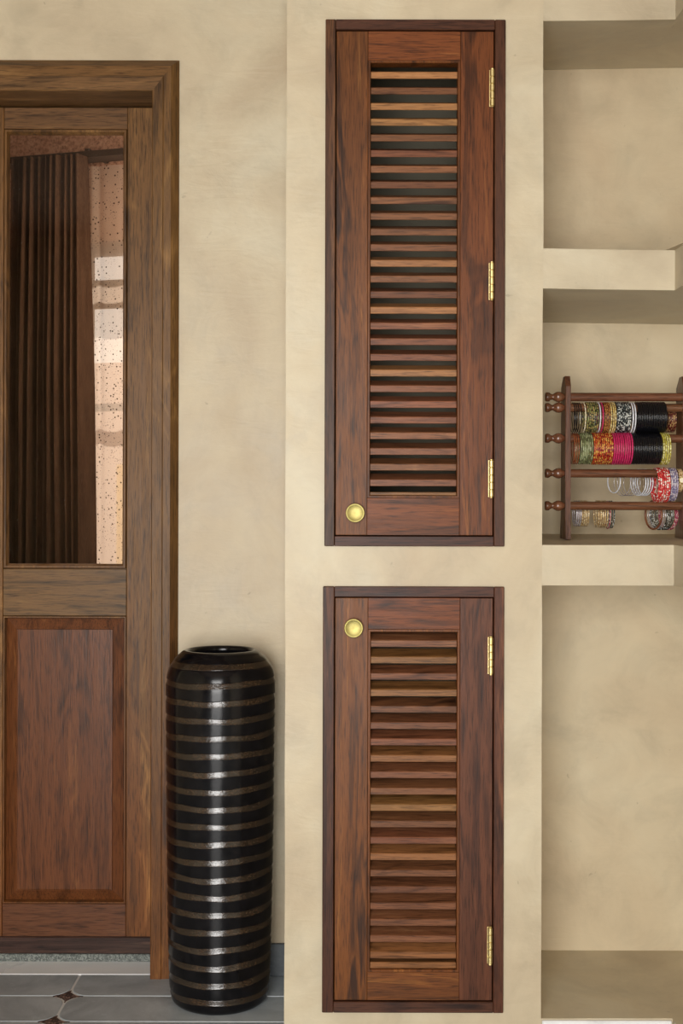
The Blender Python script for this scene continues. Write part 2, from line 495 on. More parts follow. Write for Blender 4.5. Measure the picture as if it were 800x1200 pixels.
# ------------------------------------------------------------------ door
DF = DW - .03
DL = 3.24                                       # face of the leaf
door = thing('door_1', 'brown teak double door with glass pane above and raised panel below', 'door', (XDI, DW, 0), kind='structure')
UF, UC = X(190, DF) - X(177, DF), X(209, DW) - XDI       # post: flat, chamfer reach
VF, VC = Z(90, DF) - ZDH, Z(72, DW) - ZDH                # head: flat, chamfer reach
prof = [(0, DF), (.0, DW + .15), (.03, DW + .15), (.03, DW + .001)]
def casing():
    # profile points as (fraction code, y): inner face -> wall
    P = [(0, 0, DF + .002), (.002, .002, DF), (UF - .0012, VF - .0012, DF), (UF, VF, DF + .0015),
         (UF + .0012, VF + .0012, DF + .0006), (UF + (UC - UF) * .52, VF + (VC - VF) * .55, DF + .0025),
         (UC, VC, DW - .004), (UC, VC, DW), (.0292, .0342, DW), (.0292, .0342, DW + .155), (0, 0, DW + .155)]
    n = len(P)
    def post(x0, s):
        bm = bm_new()
        a = [bm.verts.new((x0 + s * u, y, 0.0)) for u, v, y in P]
        b = [bm.verts.new((x0 + s * u, y, ZDH + v)) for u, v, y in P]
        for i in range(n): bm.faces.new((a[i], a[(i + 1) % n], b[(i + 1) % n], b[i]))
        bm.faces.new(a); bm.faces.new(b)
        return bm
    obj('frame_post', post(XDI, 1), TKZ, door, angle=.5)
    obj('frame_post', post(XDL, -1), TKZ, door, angle=.5)
    bm = bm_new()
    a = [bm.verts.new((XDL - u, y, ZDH + v)) for u, v, y in P]
    b = [bm.verts.new((XDI + u, y, ZDH + v)) for u, v, y in P]
    for i in range(n): bm.faces.new((a[i], a[(i + 1) % n], b[(i + 1) % n], b[i]))
    bm.faces.new(a); bm.faces.new(b)
    obj('frame_head', bm, TKX, door, angle=.5)
casing()
def thin_glass():
    t = NT('door_glass')
    fr = t.n('ShaderNodeFresnel'); fr.inputs['IOR'].default_value = 1.35
    tr = t.n('ShaderNodeBsdfTransparent'); tr.inputs[0].default_value = (.90, .84, .78, 1)
    gl = t.n('ShaderNodeBsdfGlossy'); gl.inputs['Roughness'].default_value = .03
    sp = t.noise(t.coords(), 260, 1, .4)
    dust = t.ramp(sp, [(.80, 0.0), (.83, .5)])
    df = t.n('ShaderNodeBsdfDiffuse'); df.inputs[0].default_value = (.6, .55, .5, 1)
    m1 = t.n('ShaderNodeMixShader'); m2 = t.n('ShaderNodeMixShader')
    t.l(fr.outputs[0], m1.inputs[0]); t.l(tr.outputs[0], m1.inputs[1]); t.l(gl.outputs[0], m1.inputs[2])
    t.l(dust, m2.inputs[0]); t.l(m1.outputs[0], m2.inputs[1]); t.l(df.outputs[0], m2.inputs[2])
    t.l(m2.outputs[0], t.out.inputs['Surface'])
    return t.m
GLASS = thin_glass()
def frame_ring(bm, x0, x1, z0, z1, w, prof):
    """picture-frame moulding: prof = list of (offset inward, y)"""
    loops = []
    for u, y in prof:
        loops.append([bm.verts.new(c) for c in ((x0 + u, y, z0 + u), (x1 - u, y, z0 + u), (x1 - u, y, z1 - u), (x0 + u, y, z1 - u))])
    n = len(loops)
    for i in range(n):
        A, B = loops[i], loops[(i + 1) % n]
        for k in range(4): bm.faces.new((A[k], A[(k + 1) % 4], B[(k + 1) % 4], B[k]))
    return bm
def leaf(mir):
    fx = (lambda x: x) if not mir else (lambda x: 2 * XM - x)
    x_r, x_i, x_g, x_l = XDI - .002, X(148.5, DL), X(3.5, DL), XM + .002
    y0, y1 = DL, DL + .042
    zt, zb = ZDH - .004, .021
    zr = [Z(152, DL), Z(667.5, DL), Z(722.5, DL), Z(1060, DL), Z(1098, DL)]
    def b(name, xa, xb, za, zc, mat, yo=0.0, bev=.0012, label=None):
        bm = bm_new(); box(bm, fx(xa), fx(xb), y0 + yo, y1, za, zc, bev); obj(name, bm, mat, door, label=label)
    b('stile', x_i, x_r, zb, zt, TKZ)
    b('stile', x_l, x_g, zb, zt, TKZ)
    b('rail', x_g + .0005, x_i - .0005, zr[0], zt, TKX, .0006)
    b('rail', x_g + .0005, x_i - .0005, zr[2], zr[1], TKX, .0006)
    b('rail', x_g + .0005, x_i - .0005, zr[4] - .03, zr[3], PANX, .0006)
    b('weatherboard', x_l + .001, x_r - .001, zb + .0005, zr[4], DKX, -.006, .002, label='dark bottom board')
    bd = [(0, y0 + .001), (.0025, y0 - .003), (.007, y0 - .003), (.010, y0 + .003), (.012, y0 + .012), (0, y0 + .012)]
    xa, xb = sorted((fx(x_g + .0008), fx(x_i - .0008)))
    obj('glazing_bead', frame_ring(bm_new(), xa, xb, zr[1] + .0008, zr[0] - .0008, 0, bd), TKZ, door, angle=.6)
    bm = bm_new(); box(bm, xa + .006, xb - .006, y0 + .0125, y0 + .0165, zr[1] + .006, zr[0] - .006)
    obj('glass_pane', bm, GLASS, door, label='clear glass pane with a brown tint')
    obj('panel_moulding', frame_ring(bm_new(), xa, xb, zr[3] + .0008, zr[2] - .0008, 0,
        [(0, y0 + .001), (.001, y0 - .001), (.004, y0 - .001), (.006, y0 + .006), (.007, y0 + .02), (0, y0 + .02)]), TKZ, door, angle=.6)
    # raised and fielded panel
    bm = bm_new()
    g = .0065; s = X(21.5, DL) - X(5.5, DL)
    loops = []
    for u, y in ((g, y0 + .03), (g, y0 + .012), (s - .001, y0 + .003), (s, y0 + .0005), (s + .003, y0)):
        loops.append([bm.verts.new(c) for c in ((xa + u, y, zr[3] + u), (xb - u, y, zr[3] + u), (xb - u, y, zr[2] - u), (xa + u, y, zr[2] - u))])
    for A, B in zip(loops, loops[1:]):
        for k in range(4): bm.faces.new((A[k], A[(k + 1) % 4], B[(k + 1) % 4], B[k]))
    bm.faces.new(loops[-1]); bm.faces.new(loops[0])
    obj('raised_panel', bm, PANZ, door, label='reddish raised panel with bevelled border')
XM = (XDI + XDL) / 2
leaf(False); leaf(True)

# ------------------------------------------------------------------ room behind the door
ANG = math.radians(16)
OY = 4.0; OX = X(80, OY)
ux, uy = math.cos(ANG), -math.sin(ANG)          # along the window wall, to the right and nearer
vx, vy = math.sin(ANG), math.cos(ANG)           # away from the door
def W(u, v, z): return (OX + u * ux + v * vx, OY + u * uy + v * vy, z)
def U(px, v=0.0):
    k = (px - 400) / F
    # point t*(k,1): (t*k-OX)*vx + (t-OY)*vy = v
    t = (v + OX * vx + OY * vy) / (k * vx + vy)
    return (t * k - OX) * ux + (t - OY) * uy, t
def wbox(bm, u0, u1, v0, v1, z0, z1, bev=0.0):
    n0 = len(bm.verts); box(bm, u0, u1, v0, v1, z0, z1, bev); bm.verts.ensure_lookup_table()
    for v in bm.verts[n0:]: v.co = Vector(W(v.co.x, v.co.y, v.co.z))
    return bm
def speckled_wall():
    t = NT('terracotta_roughcast')
    n = t.noise(t.coords((1, 1, 1)), 90, 3, .7); n2 = t.noise(t.coords(), 14, 3, .6)
    col = t.ramp(n, [(.34, (.20, .110, .075)), (.52, (.44, .27, .195)), (.7, (.54, .36, .27))])
    col = t.mix(t.ramp(n2, [(.4, 0.0), (.7, .3)]), col, (.42, .22, .15))
    t.bsdf(col, .8, bump=n, bstr=.3, bdist=.004); return t.m
TERRA = speckled_wall()
DARKIN = plain('back_room_paint', (.34, .22, .15), .8)
u_a, u_b = U(84, .16)[0], U(215, .16)[0]
zw1 = Z(283, U(130, .16)[1]); zw0 = .55
bm = perforated(bm_new(), [-.9, u_a, u_b, 1.0], [0, zw0, zw1, 2.6], {(1, 1)}, .16, .30)
for v in bm.verts: v.co = Vector(W(*v.co))
struct('wall_back', bm, TERRA)
struct('wall_back_left', box(bm_new(), -1.9, -1.8, DW + .16, 4.5, 0, 2.6), DARKIN)
struct('wall_back_right', box(bm_new(), XP0 + .1, XP0 + .2, DW + .17, 3.8, 0, 2.6), DARKIN)
struct('floor_back', box(bm_new(), -1.9, .1, DW + .171, 4.6, -.06, .0), TILE)
struct('ceiling_back', box(bm_new(), -1.9, .1, DW + .161, 4.6, 2.6, 2.7), DARKIN)
# window with timber bars
win = thing('window_1', 'timber barred window glowing behind the dotted sheer curtain', 'window', W(u_a, .2, zw0), kind='structure')
for a, b_ in ((u_a, u_a + .03), (u_b - .03, u_b)):
    obj('window_jamb', wbox(bm_new(), a, b_, .20, .26, zw0, zw1), TKZ, win)
for zz in (zw0, zw1 - .03): obj('window_rail', wbox(bm_new(), u_a + .03, u_b - .03, .20, .26, zz, zz + .03), TKX, win)
tt = U(130, .22)[1]
for py in (345, 478):
    zc = Z(py, tt); hh = .045 if py == 345 else .012
    obj('glazing_bar', wbox(bm_new(), u_a + .03, u_b - .03, .215, .245, zc - hh, zc + hh), TKX, win)
for px in (168,):
    uc = U(px, .22)[0]
    obj('mullion', wbox(bm_new(), uc - .010, uc + .010, .212, .248, zw0 + .03, zw1 - .03), TKZ, win)
PINKW = plain('pale_pink_render', (.78, .66, .58), .85)
struct('wall_garden', wbox(bm_new(), -1.2, 2.2, 1.7, 1.85, -.1, Z(425, 5.8)), PINKW)
struct('floor_garden', wbox(bm_new(), -1.2, 2.2, .31, 1.69, -.1, -.005), plain('pale_paving', (.62, .50, .42), .85))
yb = bm_new(); u0 = U(136, 1.4)[0]
wbox(yb, u0, u0 + .35, 1.40, 1.43, 0.0, Z(545, U(140, 1.4)[1]), .004)
obj('yellow_board', yb, plain('yellow_paint', (.85, .60, .08), .5), None, origin=W(u0, 1.4, -.005),
    label='yellow board standing outside the window, seen through the dotted sheer', cat='board')

# curtain, sheer, rail
def fabric(name, a, b, sheer=0.0):
    t = NT(name)
    w = t.noise(t.coords((420, 420, 60)), 1.0, 2, .6)
    n = t.noise(t.coords((30, 30, 6)), 1.0, 3, .6)
    col = t.ramp(t.math('ADD', t.math('MULTIPLY', w, .5), t.math('MULTIPLY', n, .5)), [(.35, a), (.65, b)])
    t.bsdf(col, .75, bump=w, bstr=.2, bdist=.001, spec=.2)
    return t.m
CURT = fabric('brown_curtain_cloth', (.080, .043, .027), (.190, .108, .068))
def sheer_mat():
    t = NT('dotted_sheer')
    v = t.coords((1, 1, 1))
    vo = t.n('ShaderNodeTexVoronoi'); t.l(v, vo.inputs['Vector']); vo.inputs['Scale'].default_value = 74
    vo.inputs['Randomness'].default_value = .9
    dots = t.ramp(vo.outputs['Distance'], [(.16, 1.0), (.23, 0.0)])
    vo2 = t.n('ShaderNodeTexVoronoi'); t.l(v, vo2.inputs['Vector']); vo2.inputs['Scale'].default_value = 150
    dots2 = t.ramp(vo2.outputs['Distance'], [(.17, .8), (.27, 0.0)])
    sel = t.ramp(t.noise(v, 21, 2, .5), [(.42, 0.0), (.50, 1.0)])
    d = t.math('MAXIMUM', dots, t.math('MULTIPLY', dots2, sel))
    df = t.n('ShaderNodeBsdfDiffuse'); tl = t.n('ShaderNodeBsdfTranslucent'); tr = t.n('ShaderNodeBsdfTransparent')
    c = t.mix(d, (.80, .71, .63), (.05, .028, .02)); t.l(c, df.inputs[0]); t.l(c, tl.inputs[0])
    tr.inputs[0].default_value = (1, .94, .89, 1)
    m1 = t.n('ShaderNodeMixShader'); m1.inputs[0].default_value = .62; t.l(df.outputs[0], m1.inputs[1]); t.l(tl.outputs[0], m1.inputs[2])
    fac = t.math('SUBTRACT', .42, t.math('MULTIPLY', d, .39))
    m2 = t.n('ShaderNodeMixShader'); t.l(fac, m2.inputs[0]); t.l(m1.outputs[0], m2.inputs[1]); t.l(tr.outputs[0], m2.inputs[2])
    t.l(m2.outputs[0], t.out.inputs['Surface']); return t.m
SHEER = sheer_mat()
ZR = Z(190.5, OY) + .0
def cloth(name, px0, px1, px0b, px1b, v, folds, amp, zt, zb, mat, thick, seed, **k):
    rnd = random.Random(seed)
    ph = [rnd.uniform(0, 6.28) for _ in range(4)]
    bm = bm_new(); N, M = folds * 14, 26; grid = []
    for j in range(M + 1):
        s = j / M; z = zt + (zb - zt) * s; row = []
        ua = U(px0, v)[0] * (1 - s) + U(px0b, v)[0] * s; ub = U(px1, v)[0] * (1 - s) + U(px1b, v)[0] * s
        for i in range(N + 1):
            q = i / N; w = q + .018 * math.sin(2 * math.pi * q * 3.3 + ph[0]) + .006 * math.sin(5 * s + q * 9)
            a = amp * (.55 + .45 * min(1, s * 3)) * (1 + .35 * math.sin(q * 17 + ph[1]))
            dv = a * math.sin(2 * math.pi * folds * w + ph[2]) + a * .35 * math.sin(2 * math.pi * folds * 1.7 * w + ph[3] + s)
            row.append(bm.verts.new(W(ua + (ub - ua) * q, v + dv, z)))
        grid.append(row)
    for j in range(M):
        for i in range(N):
            bm.faces.new((grid[j][i], grid[j][i + 1], grid[j + 1][i + 1], grid[j + 1][i]))
    if thick: bmesh.ops.solidify(bm, geom=bm.faces[:], thickness=thick)
    return obj(name, bm, mat, None, smooth=True, origin=W(U((px0 + px1) / 2, v)[0], v, zb), **k)
cloth('curtain', 14, 97, 10, 107, -0.03, 11, .034, ZR + .012, .12, CURT, .0016, 3,
      label='dark brown pleated curtain hanging behind the glass of the door', cat='curtain')
cloth('sheer_curtain', 88, 240, 88, 240, .085, 7, .007, ZR + .004, .12, SHEER, 0, 5,
      label='thin beige sheer curtain with dark dots in front of the bright window', cat='curtain')
rl = thing('curtain_rail', 'dark curtain rail above the brown curtain behind the glass', 'curtain rail', W(0, .03, ZR))
obj('rail_bar', wbox(bm_new(), -.30, .48, .005, .075, ZR + .012, ZR + .032, .002), plain('dark_rail', (.03, .018, .012), .4), rl)
for uu in (-.28, .05, .46):
    obj('bracket', wbox(bm_new(), uu - .008, uu + .008, .02, .1605, ZR + .032, ZR + .044, .002), plain('dark_bracket', (.03, .02, .015), .4), rl)

# ------------------------------------------------------------------ louvred cupboards
YFR = D0 - .010                                 # frame face
YDR = D0 - .005                                 # door face
def PX(px): return X(px, YDR)
def PZ(py): return Z(py, YDR)
hinge_me = knob_me = None
INK = plain('cupboard_inside', (.20, .175, .125), .8)
def slat_mesh(w):
    """louvre sloping down towards the room; origin at centre of its front edge"""
    bm = bm_new()
    t, L, th = .0150, .040, math.radians(20)
    up, out = L * math.sin(th), L * math.cos(th)
    pts = [(0, -t / 2), (0, t / 2), (out, up + t / 2), (out, up - t / 2)]
    a = [bm.verts.new((-w / 2, y, z)) for y, z in pts]; b = [bm.verts.new((w / 2, y, z)) for y, z in pts]
    for i in range(4): bm.faces.new((a[i], b[i], b[(i + 1) % 4], a[(i + 1) % 4]))
    bm.faces.new(a); bm.faces.new(b)
    es = [e for e in bm.edges if all(abs(v.co.y) < 1e-6 for v in e.verts)]
    bmesh.ops.bevel(bm, geom=es, offset=.001, segments=1, affect='EDGES')
    return bm
def cupboard(c, open_, slats, tan, hinges, knob, label, last):
    global hinge_me, knob_me
    fx0, fx1, fz0, fz1 = X(c['x0'], YFR), X(c['x1'], YFR), Z(c['y1'], YFR), Z(c['y0'], YFR)
    dx0, dx1, dz0, dz1 = PX(c['dx0']), PX(c['dx1']), PZ(c['dy1']), PZ(c['dy0'])
    t = thing('louvred_cupboard', label, 'cupboard', ((fx0 + fx1) / 2, D0, fz0))
    g = .0022; w = dx0 - fx0 - g; w2 = fx1 - dx1 - g; hb = dz0 - fz0 - g; ht = fz1 - dz1 - g
    for a, b in ((fx0, fx0 + w), (fx1 - w2, fx1)):
        obj('frame_post', box(bm_new(), a, b, YFR, D0 + .05, fz0, fz1, .0015), RDZ, t)
    for a, b in ((fz0, fz0 + hb), (fz1 - ht, fz1)):
        obj('frame_rail', box(bm_new(), fx0 + w + .0003, fx1 - w2 - .0003, YFR + .0004, D0 + .05, a, b, .0012), RDX, t)
    # carcass
    bm = bm_new(); bx0, bx1, bz0, bz1 = fx0 + .012, fx1 - .012, fz0 + .012, fz1 - .012
    box(bm, bx0, bx1, D0 + .40, D0 + .415, bz0, bz1)
    box(bm, bx0, bx0 + .01, D0 + .051, D0 + .40, bz0, bz1); box(bm, bx1 - .01, bx1, D0 + .051, D0 + .40, bz0, bz1)
    box(bm, bx0 + .01, bx1 - .01, D0 + .051, D0 + .40, bz0, bz0 + .01); box(bm, bx0 + .01, bx1 - .01, D0 + .051, D0 + .40, bz1 - .01, bz1)
    body = obj('body', bm, INK, t)
    # the door: an inner rebate strip carries stiles, rails, slats, hinges and knob
    ox0, ox1, oz0, oz1 = PX(open_[0]), PX(open_[1]), PZ(open_[3]), PZ(open_[2])
    m = PX(3) - PX(0)
    bm = frame_ring(bm_new(), ox0 - m, ox1 + m, oz0 - m, oz1 + m, 0,
                    [(0, YDR + .0012), (.0006, YDR + .0002), (m * .8, YDR + .0002), (m, YDR + .0015), (m, YDR + .030), (0, YDR + .030)])
    d = obj('door', bm, RZ, t)
    i0, i1, k0, k1 = ox0 - m - .0002, ox1 + m + .0002, oz0 - m - .0002, oz1 + m + .0002
    for a, b, sm in ((dx0, i0, ROZ), (i1, dx1, RZ if last < 700 else RPZ)):
        obj('stile', box(bm_new(), a, b, YDR, YDR + .032, dz0, dz1, .001), sm, d)
    for a, b in ((dz0, k0), (k1, dz1)):
        obj('rail', box(bm_new(), i0 + .0002, i1 - .0002, YDR + .0003, YDR + .032, a, b, .0006), RX, d)
    sw = ox1 - ox0 - .0006
    me = [mesh_of('slat', slat_mesh(sw), mm) for mm in (SLX, TANX if last < 700 else ORX)]
    base = wloc(d)
    for k, py in enumerate(slats):
        o = bpy.data.objects.new('slat', me[1 if k in tan else 0]); COL.objects.link(o); o.parent = d
        o.location = Vector(((ox0 + ox1) / 2, YDR + .006, PZ(py))) - base
        if k in tan: o['label'] = 'pale sapwood slat'
    # last narrow strip on the bottom rail
    bm = bm_new(); box(bm, ox0 + .0003, ox1 - .0003, YDR + .006, YDR + .03, oz0 + .0002, PZ(last), .001)
    obj('bottom_strip', bm, ORX, d)
    if hinge_me is None:
        bm = bm_new(); hh = .080; r = .0050; pf = []
        pf += [(.0008, -.003), (r * .75, -.002), (r * .75, 0)]
        for q in range(5):
            z0 = hh * q / 5; z1 = hh * (q + 1) / 5
            pf += [(r * .72, z0 + .0002), (r, z0 + .0012), (r, z1 - .0012), (r * .72, z1 - .0002)]
        pf += [(r * .75, hh), (r * .75, hh + .002), (.0008, hh + .003)]
        lathe(bm, pf, 14, (0, 0, 0), 'Z', cap=True)
        box(bm, -.006, .004, .0035, .0045, 0, hh)
        hinge_me = mesh_of('hinge', bm, BRASS, True); hinge_me.set_sharp_from_angle(angle=.7)
    for hy in hinges:
        o = bpy.data.objects.new('hinge', hinge_me); COL.objects.link(o); o.parent = d
        o.location = Vector((PX(575), YFR - .0012, PZ(hy))) - base; o['label'] = 'brass barrel hinge'
    if knob_me is None:
        r = .0207; bm = bm_new()
        lathe(bm, [(.0005, -.0112), (r * .35, -.0114), (r * .62, -.0122), (r * .84, -.0140), (r * .92, -.0148), (r, -.0138), (r * 1.0, -.012), (r * .80, -.009), (r * .42, -.006), (r * .38, 0), (.0005, 0)], 40, (0, 0, 0), 'Y')
        knob_me = mesh_of('knob', bm, KNOBM, True); knob_me.set_sharp_from_angle(angle=1.2)
    o = bpy.data.objects.new('knob', knob_me); COL.objects.link(o); o.parent = d
    o.location = Vector((PX(knob[0]), YDR, PZ(knob[1]))) - base; o['label'] = 'round dished brass knob'
    return t
cupboard(CU, (433, 535, 73.5, 580.5), [87 + 18.41 * k for k in range(27)], {0, 2, 3, 12, 15, 19}, (125, 351, 582),
         (416, 601), 'upper tall rosewood louvred cupboard, brass knob at its lower left, three brass hinges', 576.5)
cupboard(CL, (434.5, 536, 740.5, 1136), [754.6 + 19.26 * k for k in range(20)], {1, 3, 7, 10, 13, 19}, (789, 1128),
         (414.5, 735.5), 'lower rosewood louvred cupboard near the floor, brass knob at its upper left', 1128.5)

# ------------------------------------------------------------------ vase
VC = (X(259, 3.005), 3.005)
def vase():
    ctrl = [(0.0, .104), (.004, .109), (.012, .1135), (.05, .1185), (.15, .1215), (.34, .125), (.60, .1275), (.735, .1282),
            (.752, .1270), (.768, .1235), (.781, .1185), (.793, .1110), (.802, .1035), (.809, .0955), (.814, .0900), (.8175, .0835)]
    def R(z):
        n = len(ctrl)
        for i in range(n - 1):
            (z0, r0), (z1, r1) = ctrl[i], ctrl[i + 1]
            if z <= z1:
                def slope(k):
                    a, b = ctrl[max(0, k - 1)], ctrl[min(n - 1, k + 1)]
                    return (b[1] - a[1]) / (b[0] - a[0])
                h = z1 - z0; u = (z - z0) / h
                return ((2 * u ** 3 - 3 * u * u + 1) * r0 + (u ** 3 - 2 * u * u + u) * h * slope(i)
                        + (3 * u * u - 2 * u ** 3) * r1 + (u ** 3 - u * u) * h * slope(i + 1))
        return ctrl[-1][1]
    rings = [.0300 + .0399 * k for k in range(19)] + [.789]
    HB = .0068
    def warp(bm):
        for v in bm.verts:
            x, y, z = v.co.x - VC[0], v.co.y - VC[1], v.co.z
            f = max(0, min(1, z / .05)) * max(0, min(1, (.80 - z) / .05))
            th = math.atan2(y, x)
            v.co.z += f * (.022 * x + .0012 * math.sin(3 * th + z * 31) + .0008 * math.sin(7 * th + z * 77))
    prof = [(.0005, .0)]
    z = 0.0
    while z < .8176:
        g = 0.0
        for rz in rings:
            dz = abs(z - rz)
            if dz < HB: g = .0042 if rz < .78 else .002
        prof.append((R(z) - g, z)); z += .0021 if z < .74 else .0014
    # lip and dark inside
    prof += [(.0800, .8182), (.0765, .8170), (.0735, .8130), (.074, .80), (.085, .78), (.100, .755), (.105, .73), (.105, .25), (.0005, .25)]
    t = thing('floor_vase', 'tall black ribbed floor vase standing between the door and the cupboard pier', 'vase', (VC[0], VC[1], 0))
    bl = NT('black_lacquer')
    n = bl.noise(bl.coords(), 45, 4, .6)
    bl.bsdf(bl.ramp(n, [(.35, (.002, .002, .003)), (.7, (.007, .0065, .008))]), bl.math('ADD', bl.math('MULTIPLY', n, .12), .10), bump=n, bstr=.04, bdist=.003, spec=.28)
    br = NT('rough_brown_ring')
    n1 = br.noise(br.coords((1, 1, 2)), 150, 3, .6); n2 = br.noise(br.coords(), 18, 3, .6)
    br.bsdf(br.mix(br.ramp(n2, [(.35, 0.0), (.65, 1.0)]), br.ramp(n1, [(.3, (.006, .004, .003)), (.7, (.055, .030, .015))]), br.ramp(n1, [(.3, (.004, .004, .004)), (.7, (.034, .022, .014))])),
            .20, bump=n1, bstr=.30, bdist=.0018, spec=.7)
    bm = lathe(bm_new(), prof, 72, (VC[0], VC[1], 0)); warp(bm)
    obj('body', bm, bl.m, t, angle=1.0)
    for rz in rings:
        pf = []
        for k in range(9):
            s = -1 + 2 * k / 8
            z = rz + s * HB * .98
            # hollow throat with its upward-facing lip at the bottom
            dep = (.0032 if rz < .78 else .001) * (.35 * (1 + s) / 2 + .65 * ((1 + s) / 2) ** .45)
            pf.append((R(z) - dep, z))
        pf += [(R(rz + HB) - .0038, rz + HB * .98), (R(rz) - .0039, rz), (R(rz - HB) - .0038, rz - HB * .98)]
        bm = lathe(bm_new(), pf, 72, (VC[0], VC[1], 0), close=True); warp(bm)
        obj('ring', bm, br.m, t, smooth=True)
vase()

# ------------------------------------------------------------------ bangle stand
YR0, YR1 = 2.985, 3.037                          # front and rear rods
def BX(px): return X(px, YR0)
def BZ(py): return Z(py, YR0)
RR = .0100
def shelf_z(y): return Z(638, D0) + (Z(625, DB) - Z(638, D0)) * (y - D0) / (DB - D0)
stand = thing('bangle_stand', 'turned wooden bangle stand with stacked rods on the middle masonry shelf', 'bangle stand', (BX(664), 3.0, shelf_z(3.0)))
def post(px):
    x0, x1 = BX(px), BX(px + 6.4)
    ya, yb = 2.972, 3.034
    bm = bm_new()
    zb = shelf_z(ya) + .001
    zt = BZ(440)
    # side board: raked top, slight waist
    pts = [(ya - .004, zb), (yb + .012, shelf_z(yb) + .001), (yb, zb + .05), (yb, BZ(452)), (ya + .035, zt), (ya + .012, zt), (ya, BZ(452)), (ya, zb + .05)]
    a = [bm.verts.new((x0, y, z)) for y, z in pts]; b = [bm.verts.new((x1, y, z)) for y, z in pts]
    bm.faces.new(a); bm.faces.new(b)
    n = len(pts)
    for i in range(n): bm.faces.new((a[i], a[(i + 1) % n], b[(i + 1) % n], b[i]))
    bmesh.ops.bevel(bm, geom=bm.edges[:], offset=.0012, segments=1, affect='EDGES')
    return bm
for p in (661, 798): obj('post', post(p), STZ, stand)
RODS = [464.5, 477, 513, 554, 592]
PA, PB = BX(667.4), BX(798)
FIN = [(.0036, .0), (.0100, .0), (.0112, .004), (.0106, .009), (.0075, .013), (.0062, .017), (.0085, .021), (.0118, .027), (.0125, .033),
       (.0105, .039), (.0072, .044), (.0060, .046)]
XF = BX(660.9) 
for k, py in enumerate(RODS):
    bm = lathe(bm_new(), [(.0005, 0), (RR, 0), (RR, PB - PA), (.0005, PB - PA)], 20, (PA, YR0, BZ(py)), 'X')
    obj('rod', bm, STX, stand, angle=.8)
    L = XF - BX(638.5); fr = [(r, x * L / .046) for r, x in FIN]
    bm = lathe(bm_new(), [(.0004, 0)] + fr, 20, (XF - L, YR0, BZ(py)), 'X'); obj('finial', bm, STX, stand, smooth=True)
    xr = BX(804.4)
    bm = lathe(bm_new(), [(.0004, 0)] + [(r, -(x - .046) if False else (L - x)) for r, x in reversed(fr)][::-1], 20, (xr, YR0, BZ(py)), 'X')
    obj('finial', bm, STX, stand, smooth=True)
REAR = {1: BZ(477), 3: BZ(553), 4: BZ(591)}
RRR = .0075
for k, z in REAR.items():
    bm = lathe(bm_new(), [(.0005, 0), (RRR, 0), (RRR, PB - PA), (.0005, PB - PA)], 16, (PA, YR1, z), 'X')
    obj('rod', bm, STX, stand, angle=.8)

# bangles
def bang_mat(name, cols, scale=0, rough=.25, metal=0.0):
    t = NT(name)
    if len(cols) == 1: t.bsdf(cols[0], rough, metal); return t.m
    vo = t.n('ShaderNodeTexVoronoi'); t.l(t.coords((1, 1, 1), 3.0), vo.inputs['Vector']); vo.inputs['Scale'].default_value = scale
    bw = t.n('ShaderNodeSeparateColor'); t.l(vo.outputs['Color'], bw.inputs[0])
    st = [(i / len(cols), c) for i, c in enumerate(cols)]
    t.bsdf(t.ramp(bw.outputs[0], st, 'CONSTANT'), rough, metal); return t.m
BM = {
    'black': bang_mat('black_glass', [(.006, .006, .008)], rough=.16),
    'goldwhite': bang_mat('pale_gold', [(.72, .62, .38), (.85, .80, .66), (.50, .36, .14)], 420),
    'greengold': bang_mat('green_gold_bead', [(.06, .08, .03), (.45, .34, .12), (.03, .02, .015), (.22, .24, .08)], 330),
    'white': bang_mat('white_bead', [(.80, .82, .86), (.66, .68, .74)], 400),
    'pink': bang_mat('bright_pink', [(.46, .012, .085), (.58, .035, .14)], 500, .35),
    'orange': bang_mat('orange_brown_bead', [(.30, .10, .025), (.14, .035, .012), (.48, .22, .06)], 320),
    'gold': bang_mat('yellow_gold_bead', [(.62, .45, .14), (.78, .66, .34), (.34, .22, .06)], 360, .3),
    'blackwhite': bang_mat('black_white_bead', [(.015, .02, .02), (.62, .64, .60), (.05, .07, .07), (.015, .015, .02)], 300),
    'redgold': bang_mat('red_gold_bead', [(.42, .035, .015), (.70, .38, .08), (.22, .012, .012), (.55, .14, .03)], 290),
    'redbrown': bang_mat('red_brown_glass', [(.20, .05, .02), (.30, .09, .03)], 250),
    'green': bang_mat('pale_green_glass', [(.20, .23, .10), (.34, .37, .20), (.12, .13, .06)], 130),
    'lime': bang_mat('lime_gold', [(.55, .50, .08), (.72, .70, .32), (.34, .28, .04)], 260),
    'silver': bang_mat('silver', [(.66, .62, .64), (.42, .38, .40)], 300, .25, .4),
    'beige': bang_mat('beige_bead', [(.62, .50, .36), (.40, .30, .20), (.75, .66, .54)], 330),
    'redwhite': bang_mat('red_white_bead', [(.60, .03, .03), (.72, .10, .08), (.85, .74, .66), (.50, .02, .03)], 290),
    'bluewhite': bang_mat('blue_white_bead', [(.12, .12, .24), (.66, .62, .66), (.26, .22, .36), (.5, .42, .5)], 330),
    'darkred': bang_mat('dark_red_gold', [(.10, .015, .012), (.16, .03, .02), (.50, .30, .12), (.07, .01, .01)], 330),
    'maroon': bang_mat('maroon_bead', [(.30, .02, .07), (.44, .08, .12), (.66, .44, .40)], 330),
    'wood': bang_mat('polished_wood_bangle', [(.24, .085, .035), (.17, .055, .025)], 90, .3),
    'goldlink': bang_mat('gold_link', [(.66, .46, .20), (.80, .66, .42), (.36, .22, .10)], 400, .3, .2),
}
